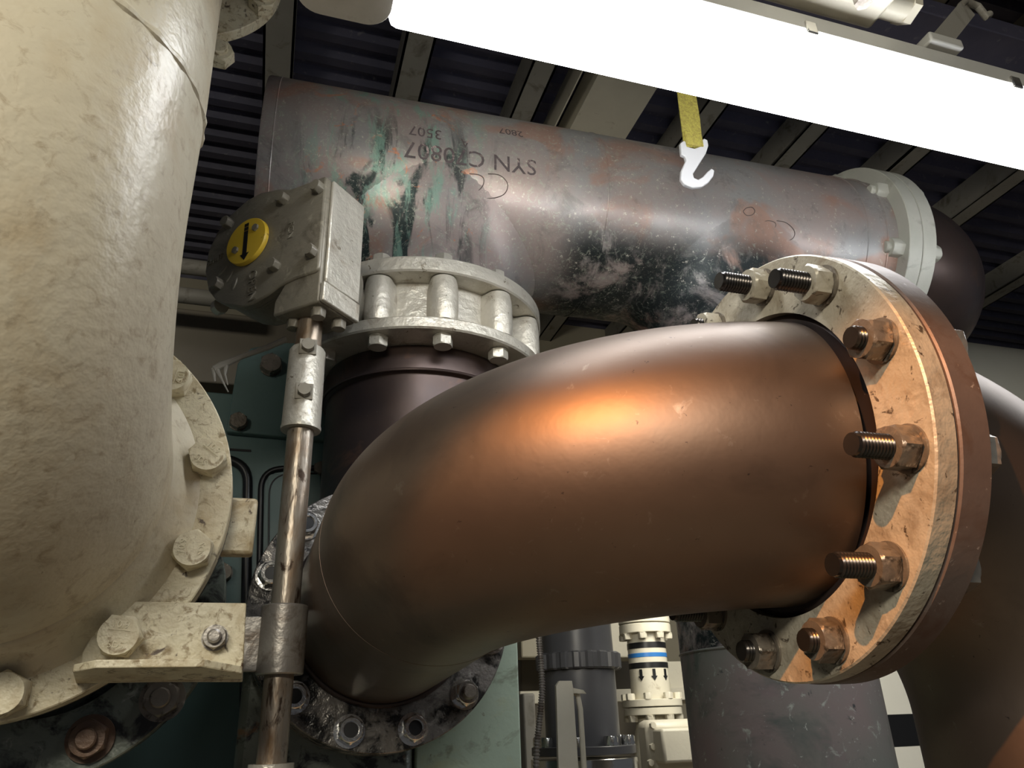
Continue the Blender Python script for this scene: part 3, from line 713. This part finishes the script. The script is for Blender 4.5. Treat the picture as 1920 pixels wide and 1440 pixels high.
# inset panels outlined by black gaskets
def gasket(pts, r=.006):
    P = [Vector((*mp(*p)[:1], YM - .003, mp(*p)[1])) for p in pts]
    # round corners
    out = []
    for i in range(len(P)):
        if 0 < i < len(P) - 1:
            a, b, c = P[i - 1], P[i], P[i + 1]; r_ = .045
            p1 = b + (a - b).normalized() * r_; p2 = b + (c - b).normalized() * r_
            out += [p1 * (1 - t) ** 2 + b * 2 * t * (1 - t) + p2 * t * t for t in [j / 8 for j in range(9)]]
        else: out.append(P[i])
    return part('rubber_gasket', tube(B(), out, r, 12), BLACK, mach, MM)
gasket([(480, 1440), (490, 880), (600, 878)], .0062); gasket([(420, 862), (465, 868), (458, 1440)], .010)
gasket([(500, 1440), (505, 890), (600, 888)], .002)
part('access_panel', prism(B(), [mp(498, 1440), mp(503, 890), mp(600, 890), mp(600, 1440)], 0, .004), TEAL, mach, Mf, bevel=.001)
bm = B(); box(bm, mp(430, 850)[0], mp(470, 850)[0], YM - .002, YM, mp(430, 845)[1], mp(430, 841)[1])
part('slot', bm, BLACK, mach, MM)
# lug with nut ring left of the shaft (bottom)
YC = 1.29
cas = thing('pump_casting', 'dark oily cast pump body below the black flange', 'machine', T(.1, YC, CZ - .3))
a0 = at(452, 1300, 1, YC); a1 = at(776, 1440, 1, YC)
ctop = at(975, 1195, 1, YC).z
part('body', box(B(), a0.x, a1.x, YC, YC + .27, -1.6, ctop), DGREEN, cas, MM, bevel=.012)
part('side_rib', box(B(), a0.x, .055, YC, YC + .2, ctop + .001, at(500, 1060, 1, YC).z), DGREEN, cas, MM, bevel=.01)
g1 = at(975, 1330, 1, YC)
solo('pale_green_column', box(B(), a1.x + .002, g1.x, YC, YC + .3, -1.6, ctop), PALEG, T(0, 0, CZ), 'pale green painted machine column right of the dark flange', 'machine column', bevel=.003)
# beige duct / beam band behind the gearbox, shade put into its dull brown colour
solo('beige_duct', box(B(), -2.0, at(620, 640, 1, 1.9).x, 1.9, 2.4, at(450, 722, 1, 1.9).z, at(450, 590, 1, 1.9).z), DULL, T(0, 0, CZ), 'beige duct running behind the gearbox at left, shade put into its dull brown colour', 'duct', bevel=.004)
for k, (py0, py1, lab) in enumerate(((487, 513, 'upper of two thin grey beige pipes behind the gearbox at left'), (541, 568, 'lower of two cream pipes behind the gearbox at left'))):
    A0, A1 = at(350, py0, 1, 1.75), at(350, py1, 1, 1.75)
    zc = (A0.z + A1.z) / 2; r_ = (A0.z - A1.z) / 2
    solo('thin_pipe', tube(B(), [Vector((-1.6, 1.75, zc)), Vector((at(470, 500, 1, 1.75).x, 1.75, zc))], r_, 24), BEAMM, T(0, 0, CZ), lab, 'pipe', 'thin pipes behind the gearbox')  # pale pipes in beam grey, shade put into the colour
# torn sealant strip
A = [at(x, y, 1, 1.33) for x, y in ((537, 636), (500, 652), (455, 668), (415, 685), (401, 692))]
sl = B(); tube(sl, A, [.006, .0055, .005, .007, .006], 10)
tube(sl, [at(400, 690, 1, 1.33), at(403, 715, 1, 1.33)], [.004, .0015], 8); tube(sl, [at(405, 690, 1, 1.33), at(416, 712, 1, 1.33), at(428, 735, 1, 1.33)], [.005, .002, .001], 8); tube(sl, [at(424, 686, 1, 1.33), at(422, 702, 1, 1.33), at(427, 722, 1, 1.33)], [.005, .002, .001], 8)
solo('sealant_drip', sl, GLUE, T(0, 0, CZ), 'pale dried sealant strip with hanging drips above the teal plate', 'sealant strip')

# ================================================================== LAMP
ZL = .80
LX0, LX1, LY0, LY1 = -.035, 2.3, .583, .687
lamp = thing('fluorescent_lamp', 'long glowing white fluorescent batten lamp crossing the top right', 'lamp', T(.9, .61, ZL + CZ))
def capsule(bm, x0, x1, ya_, yb_, z0, z1, r=.03, n=8):
    pts = [(x1, ya_ ), (x1, yb_)] 
    pts = []
    for cx_, cy_, a0_ in ((x1 - r, yb_ - r, 0), (x0 + r, yb_ - r, 90), (x0 + r, ya_ + r, 180), (x1 - r, ya_ + r, 270)):
        pts += [(cx_ + r * math.cos(math.radians(a0_ + 90 * k / n)), cy_ + r * math.sin(math.radians(a0_ + 90 * k / n))) for k in range(n + 1)]
    return prism(bm, pts, z0, z1)
part('diffuser', box(B(), LX0 + .11, LX1, LY0 + .004, LY1 - .004, ZL - .012, ZL + .045), LENS, lamp, T(0, 0, CZ), bevel=.012, label='blown out white diffuser')
part('end_cap', capsule(B(), LX0, LX0 + .112, LY0 + .004, LY1 - .004, ZL - .010, ZL + .045), ENDC, lamp, T(0, 0, CZ), bevel=.006, label='unlit grey end of the diffuser')
part('housing', capsule(B(), LX0 - .006, LX1 + .01, LY0 - .006, LY1 + .006, ZL + .045, ZL + .072, .03), HOUS, lamp, T(0, 0, CZ), bevel=.004)
for x in (.62, .98, 1.35, 1.7, .25):
    part('clip', box(B(), x, x + .018, LY0 - .010, LY0 - .0045, ZL + .034, ZL + .056), BRIGHT, lamp, T(0, 0, CZ), bevel=.002)
# junction box of cream metal with gland above the lamp
j0 = at(1400, 0, 2, .885); j1 = at(1622, 52, 2, .885)
Mj = T(0, 0, CZ)
jb = thing('junction_box', 'cream metal junction box with a cable gland above the lamp', 'junction box', T(j0.x, j0.y, .93 + CZ))
part('box_body', box(B(), j0.x, j1.x + .01, j1.y - .09, j1.y + .003, .885, .935), OFFW, jb, Mj, bevel=.006)
part('gland', tube(B(), [Vector((j1.x + .008, j1.y - .03, .91)), Vector((j1.x + .045, j1.y - .03, .91))], .024, 32), OFFW, jb, Mj)
part('gland_nut', tube(B(), [Vector((j1.x + .045, j1.y - .03, .91)), Vector((j1.x + .058, j1.y - .03, .91))], .027, 6), OFFW, jb, Mj)
part('clamp_bolt', hexa(B(), .02, -.012, 0), STEELG, jb, T(j1.x - .04, j1.y - .04, .885 + CZ))
# hanger strap right
h0 = at(1745, 100, 2, .885); h1 = at(1815, 15, 2, 1.05)
hg = thing('lamp_hanger', 'grey perforated steel hanger with a hooked end above the lamp at upper right', 'hanger', T(h0.x, h0.y, h0.z + CZ))
d_ = (h1 - h0); bm = B()
sd = d_.cross(Vector((0, 1, .2))).normalized() * .016; th_ = d_.normalized().cross(sd.normalized()) * .0015
vv = [bm.verts.new(p) for p in (h0 - sd - th_, h0 + sd - th_, h1 + sd - th_, h1 - sd - th_, h0 - sd + th_, h0 + sd + th_, h1 + sd + th_, h1 - sd + th_)]
for f in ((0, 1, 2, 3), (7, 6, 5, 4), (0, 4, 5, 1), (1, 5, 6, 2), (2, 6, 7, 3), (3, 7, 4, 0)): bm.faces.new([vv[i] for i in f])
part('strap', bm, BEAMM, hg, Mj)
rtv = Vector((1, 0, 0))
part('hook_end', tube(B(), [h1 - rtv * .015, h1 + Vector((.0, 0, .015)), h1 + Vector((.025, 0, .012)), h1 + Vector((.035, 0, -.010)), h1 + Vector((.045, 0, 0))], .006, 12), BEAMM, hg, Mj)
part('foot', box(B(), h0.x - .03, h0.x + .03, LY0 - .02, LY0 + .03, ZL + .0725, ZL + .09), HOUS, hg, Mj, bevel=.003)
# dark channel behind the lamp top + grey duct above
u0 = at(1500, 0, 2, 1.25)
solo('cable_tray', box(B(), .2, 3.6, .86, 1.02, 1.42, 1.47), DECK, T(0, 0, CZ), 'dark blue steel cable tray above the lamp', 'cable tray', bevel=.003)
solo('grey_duct', box(B(), .2, 4.0, .2, .80, 1.55, 1.75), BEAMM, T(0, 0, CZ), 'dull grey duct across the top right corner', 'duct', bevel=.005)

# ------------------------------------------------------------------ hook and strap
hyp = .98
def hk(px, py, y=hyp): return at(px, py, 1, y)
st = thing('webbing_strap', 'yellow webbing strap hanging behind the lamp', 'strap', T(*hk(1300, 270)) @ T(0, 0, CZ))
bm = B(); L_ = [(1262, 120), (1270, 175), (1276, 225), (1283, 277)]; Rr = [(1298, 120), (1304, 175), (1312, 225), (1317, 274)]
rows = []
for (a, b) in zip(L_, Rr):
    for f in (0,):
        pa_, pb_ = hk(*a), hk(*b)
        rows.append([pa_ + Vector((0, -.0012, 0)), pb_ + Vector((0, -.0012, 0)), pb_ + Vector((0, .0012, 0)), pa_ + Vector((0, .0012, 0))])
dz_ = Vector((-.01, 0, 1.419 - rows[0][0].z)); rows.insert(0, [p + dz_ for p in rows[0]])
vr = [[bm.verts.new(p) for p in r] for r in rows]
for a, b in zip(vr, vr[1:]):
    for k in range(4): bm.faces.new((a[k], a[(k + 1) % 4], b[(k + 1) % 4], b[k]))
bm.faces.new(vr[0]); bm.faces.new(vr[-1][::-1])
part('webbing', bm, STRAP, st, Mj)
p0 = hk(1281, 247); p1 = hk(1318, 279)
part('stitched_loop', box(B(), p0.x, p1.x, hyp - .006, hyp + .006, p1.z, p0.z), STRAP, st, Mj, bevel=.003)
hpx = [(1274, 271), (1280, 266), (1284, 268), (1286, 277), (1300, 281), (1314, 276), (1314, 266), (1318, 262), (1325, 265), (1327, 275), (1322, 290), (1308, 312), (1298, 328), (1300, 336), (1307, 339), (1316, 334), (1325, 324), (1332, 318), (1338, 322), (1336, 332), (1328, 343), (1315, 352), (1298, 354), (1282, 348), (1275, 338), (1276, 322), (1285, 303), (1283, 295), (1276, 292)]
hp = [(hk(*p).x, hk(*p).z) for p in hpx]
solo('plastic_hook', prism(B(), hp, -.004, .004, Matrix.Rotation(0, 4, 'X')), HOOK, frame((0, hyp, 0), (1, 0, 0), (0, 0, 1), (0, -1, 0)), 'white plastic hook hanging on the yellow strap in front of the header', 'hook', bevel=.0018)

# ================================================================== LOWER BACKGROUND
YB = 2.0
def q2(px, py, y=YB): return at(px, py, 1, y)
def vpipe(name, px, py0, py1, hw, y, m, label, cat, n=48):
    a, b = q2(px[0], py0, y), q2(px[1], py1, y); r_ = hw * y / F / .9
    x = (a.x + b.x) / 2; t = thing(name, label, cat, T(x, y, b.z + CZ)); return t, x, a.z, b.z, r_
t, x, za_, zb2, r_ = vpipe('plastic_pipe', (1082, 1088), 1120, 1400, 60, 2.0, PVC, 'dark grey plastic pipe with a ribbed union below the bronze elbow', 'pipe')
Mp = T(x, 2.0, CZ)
part('pipe_body', lathe(B(), [(r_ * 1.02, zb2), (r_ * 1.0, za_ + .3)], 64), PVC, t, Mp)
zu0, zu1 = q2(1090, 1258).z, q2(1090, 1226).z
bm = B(); n = 120; rings = []
for z, s_ in ((zu0, 1.1), (zu0 + .004, 1.16), (zu1 - .004, 1.16), (zu1, 1.1)):
    rings.append([bm.verts.new(((r_ * (s_ + (.05 if (k // 3) % 2 else -.02))) * math.cos(2 * PI * k / n), (r_ * (s_ + (.05 if (k // 3) % 2 else -.02))) * math.sin(2 * PI * k / n), z)) for k in range(n)])
for a, b in zip(rings, rings[1:]):
    for k in range(n): bm.faces.new((a[k], a[(k + 1) % n], b[(k + 1) % n], b[k]))
bm.faces.new(rings[0][::-1]); bm.faces.new(rings[-1])
part('ribbed_union', bm, PVC, t, Mp, smooth=20)
zf1, zf0 = q2(1100, 1398).z, q2(1100, 1414).z
part('flange', ring(B(), r_ * 1.42, r_ * .5, zf0, zf1, 64), PVC, t, Mp)
me_sb = mesh('bolt', bolt_hex(.03, .022), BRIGHT)
for k in range(8): part('bolt', me_sb, None, t, Mp @ T(*polar(r_ * 1.22, k * PI / 4 + .25)) @ T(0, 0, zf1))
lf = thing('steel_pipe_flange', 'bright steel flange under the dark grey plastic pipe at the bottom edge', 'flange', Mp @ T(0, 0, zf0 - .05))
part('ring', ring(B(), r_ * 1.45, r_ * .5, zf0 - .035, zf0 - .008, 64), BRIGHT, lf, Mp)
part('neck', lathe(B(), [(r_ * .95, -1.2), (r_ * .95, zf0 - .03)], 48), OFFW, lf, Mp)
# conduit
P_ = [at(x_, y_, 1, 1.7) for x_, y_ in ((1008, 1120), (1010, 1195), (1014, 1240), (1017, 1290), (1013, 1340), (1007, 1390), (1004, 1460))]
pp = []
for i in range(len(P_) - 1):
    for k in range(40): pp.append(P_[i].lerp(P_[i + 1], k / 40))
sm = pp
for _ in range(3): sm = [sm[0]] + [(sm[max(i - 6, 0)] + sm[i] + sm[min(i + 6, len(sm) - 1)]) / 3 for i in range(1, len(sm) - 1)] + [sm[-1]]
solo('flexible_conduit', tube(B(), sm, [.0072 if (i // 2) % 2 else .0052 for i in range(len(sm))], 12), STEELG, T(0, 0, CZ), 'thin ribbed metal conduit hanging just right of the pale green column', 'conduit')
# striped cream pipe
YS = 2.3
a = q2(1205, 1180, YS); b = q2(1226, 1315, YS); x = (a.x + b.x) / 2; r_ = 34 * YS / F / .93
t = thing('striped_pipe', 'cream pipe with black and blue tape bands and black arrows', 'pipe', T(x, YS, b.z + CZ)); Mp = T(x, YS, CZ)
zz = lambda py, px=1212: q2(px, py, YS - r_).z
part('pipe_body', lathe(B(), [(r_ * 1.04, zz(1320)), (r_, zz(1150))], 64), OFFW, t, Mp)
part('flange', ring(B(), r_ * 1.38, r_ * .5, zz(1185), zz(1168), 64), OFFW, t, Mp)
part('flange', ring(B(), r_ * 1.38, r_ * .5, zz(1166), zz(1152), 64), OFFW, t, Mp)
part('flange', ring(B(), r_ * 1.55, r_ * .5, zz(1325), zz(1311), 64), OFFW, t, Mp)
for y0_, y1_, m_, l_ in ((1203, 1214, BLACK, 'black tape band'), (1223, 1231, BLUE, 'blue tape band'), (1241, 1252, BLACK, 'black tape band')):
    part('tape_band', ring(B(), r_ * 1.035, r_ * .98, zz(y1_, 1215), zz(y0_, 1215), 64, c=.0003), m_, t, Mp, l_)
for phi in (-38, 0, 38):
    a_ = math.radians(-90 - 12 + phi); h = .075; bm = B()
    Ma = Mp @ T(*polar(r_ * 1.03, a_)) @ T(0, 0, (zz(1254) + zz(1276)) / 2)
    Ma = Ma @ Matrix((Vector((-math.sin(a_), math.cos(a_), 0)), Vector((0, 0, 1)), Vector((math.cos(a_), math.sin(a_), 0)))).transposed().to_4x4()
    hh = (zz(1254) - zz(1276)) / 2
    prism(bm, [(-.0045, hh), (-.0045, -hh * .2), (-.0095, -hh * .2), (0, -hh), (.0095, -hh * .2), (.0045, -hh * .2), (.0045, hh)], -.002, .002)
    part('arrow', bm, BLACK, t, Ma, 'black arrow pointing down')
me_sb2 = mesh('bolt', bolt_hex(.024, .018), OFFW)
for k in range(8):
    part('bolt', me_sb2, None, t, Mp @ T(*polar(r_ * 1.36, k * PI / 4 + .2)) @ T(0, 0, zz(1311)))
    part('bolt', me_sb2, None, t, Mp @ T(*polar(r_ * 1.2, k * PI / 4 + .2)) @ T(0, 0, zz(1185)) @ Matrix.Rotation(PI, 4, 'X'))
# actuator below
va = thing('cream_valve', 'cream painted valve body with a square cover below the striped pipe', 'valve', T(x, YS, zz(1440) + CZ))
part('flange', ring(B(), r_ * 1.5, r_ * .5, zz(1341), zz(1327), 64), OFFW, va, Mp)
part('body', lathe(B(), [(r_ * 1.1, -1.2), (r_ * 1.15, zz(1400)), (r_ * .85, zz(1342))], 48), OFFW, va, Mp)
for k in range(8): part('bolt', me_sb2, None, va, Mp @ T(*polar(r_ * 1.3, k * PI / 4 + .2)) @ T(0, 0, zz(1341)) @ Matrix.Rotation(PI, 4, 'X'))
c0, c1 = q2(1213, 1350, 2.12), q2(1330, 1450, 2.12)
part('cover_base', box(B(), c0.x, c1.x, 2.12, 2.2, c1.z, c0.z), OFFW, va, T(0, 0, CZ), bevel=.02)
c0, c1 = q2(1240, 1366, 2.06), q2(1330, 1428, 2.06)
part('square_cover', box(B(), c0.x, c1.x, 2.06, 2.12, c1.z, c0.z), OFFW, va, T(0, 0, CZ), bevel=.008)
me_cs = mesh('cover_screw', hexa(B(), .016, 0, .012), OFFW)
for px, py in ((1222, 1360), (1222, 1400), (1218, 1430), (1300, 1358)):
    part('cover_screw', me_cs, None, va, frame(at(px, py, 1, 2.12), (1, 0, 0), (0, 0, 1), (0, -1, 0)))
# angle iron + handle
an = thing('cream_angle_support', 'cream angle iron support with a bent rod handle in front of the plastic pipe', 'support', T(*q2(1060, 1440, 1.75)) @ T(0, 0, CZ))
poly = [(q2(*p, 1.75).x, q2(*p, 1.75).z) for p in ((1040, 1286), (1046, 1277), (1070, 1277), (1072, 1290), (1083, 1460), (1045, 1460))]
part('angle', prism(B(), poly, 0, .01), OFFW, an, frame((0, 1.75, 0), (1, 0, 0), (0, 0, 1), (0, -1, 0)), bevel=.001)
part('bent_rod', tube(B(), [q2(*p, 1.77) for p in ((1050, 1300), (1075, 1297), (1083, 1303), (1088, 1330), (1096, 1460))], .0065, 12), OFFW, an, T(0, 0, CZ))
part('plate_tab', prism(B(), [(q2(*p, 1.76).x, q2(*p, 1.76).z) for p in ((1072, 1290), (1092, 1294), (1098, 1301), (1072, 1300))], 0, .006), OFFW, an, frame((0, 1.76, 0), (1, 0, 0), (0, 0, 1), (0, -1, 0)))
# background cream boxes
def bbox(name, pa_, pb_, y, dpt, m, lab, cat, bev=.006, group=None):
    a_, b_ = q2(*pa_, y), q2(*pb_, y)
    return solo(name, box(B(), a_.x, b_.x, y, y + dpt, b_.z, a_.z), m, T(0, 0, CZ), lab, cat, {'wall_cabinet': 'cream cabinets behind the striped pipe', 'white_cabinet': 'white cabinets at lower right'}.get(name), bevel=bev)
bbox('wall_panel', (975, 1150), (1140, 1232), 2.75, .1, BEIGE, 'beige panel behind the plastic pipe just under the elbow', 'panel')
bbox('wall_cabinet', (1130, 1165), (1252, 1232), 2.8, .2, OFFW, 'cream cabinet behind the top of the striped pipe', 'cabinet')
bbox('wall_cabinet', (1240, 1240), (1300, 1318), 2.7, .2, OFFW, 'cream cabinet behind the lower part of the striped pipe beside the stained riser', 'cabinet')
bbox('cross_beam', (975, 1296), (1300, 1312), 2.65, .1, OFFW, 'cream horizontal beam behind the plastic pipe', 'beam', .003)
bbox('support_post', (980, 1300), (1010, 1460), 2.3, .12, BEAMM, 'dull grey post between the pale green column and the plastic pipe', 'post')
bbox('equipment_board', (975, 1225), (1250, 1460), 3.2, .1, DULL, 'dull brown equipment board deep behind the plastic pipe', 'equipment')
bbox('white_cabinet', (1600, 1250), (1800, 1338), 2.4, .3, WHITE, 'white cabinet right of the stained riser, above the black band', 'cabinet', .004)
bbox('black_cable_box', (1600, 1340), (1800, 1397), 2.4, .3, BLACK, 'black box between two white cabinets at lower right', 'box', .004)
bbox('white_cabinet', (1600, 1399), (1800, 1500), 2.4, .3, WHITE, 'lower white cabinet at the bottom right, below the black box', 'cabinet', .008)
# cream tank on the right
tk = at(1880, 740, 1, 2.2)
bm = B(); ctr = at(1985, 860, 1, 2.3)
Mt = frame(ctr, (1, 0, 0), (0, 0, 1), (0, -1, 0))
A0 = at(1880, 645, 1, 2.3)
rr = .34
cz_ = at(1880, 645, 1, 2.3 - rr * .5).z - rr * .93
solo('cream_tank', tube(B(), [Vector((1.7, 2.3, cz_)), Vector((1.72, 2.3, cz_)), Vector((5, 2.3, cz_ + .02))], [rr * .95, rr, rr], 96), mat('pale_tank_paint', (.58, .56, .47), (.62, .60, .51), 3, .4, 0, .05, 30), T(0, 0, CZ), 'smooth cream tank at the right edge behind the brown flange', 'tank', smooth=40)
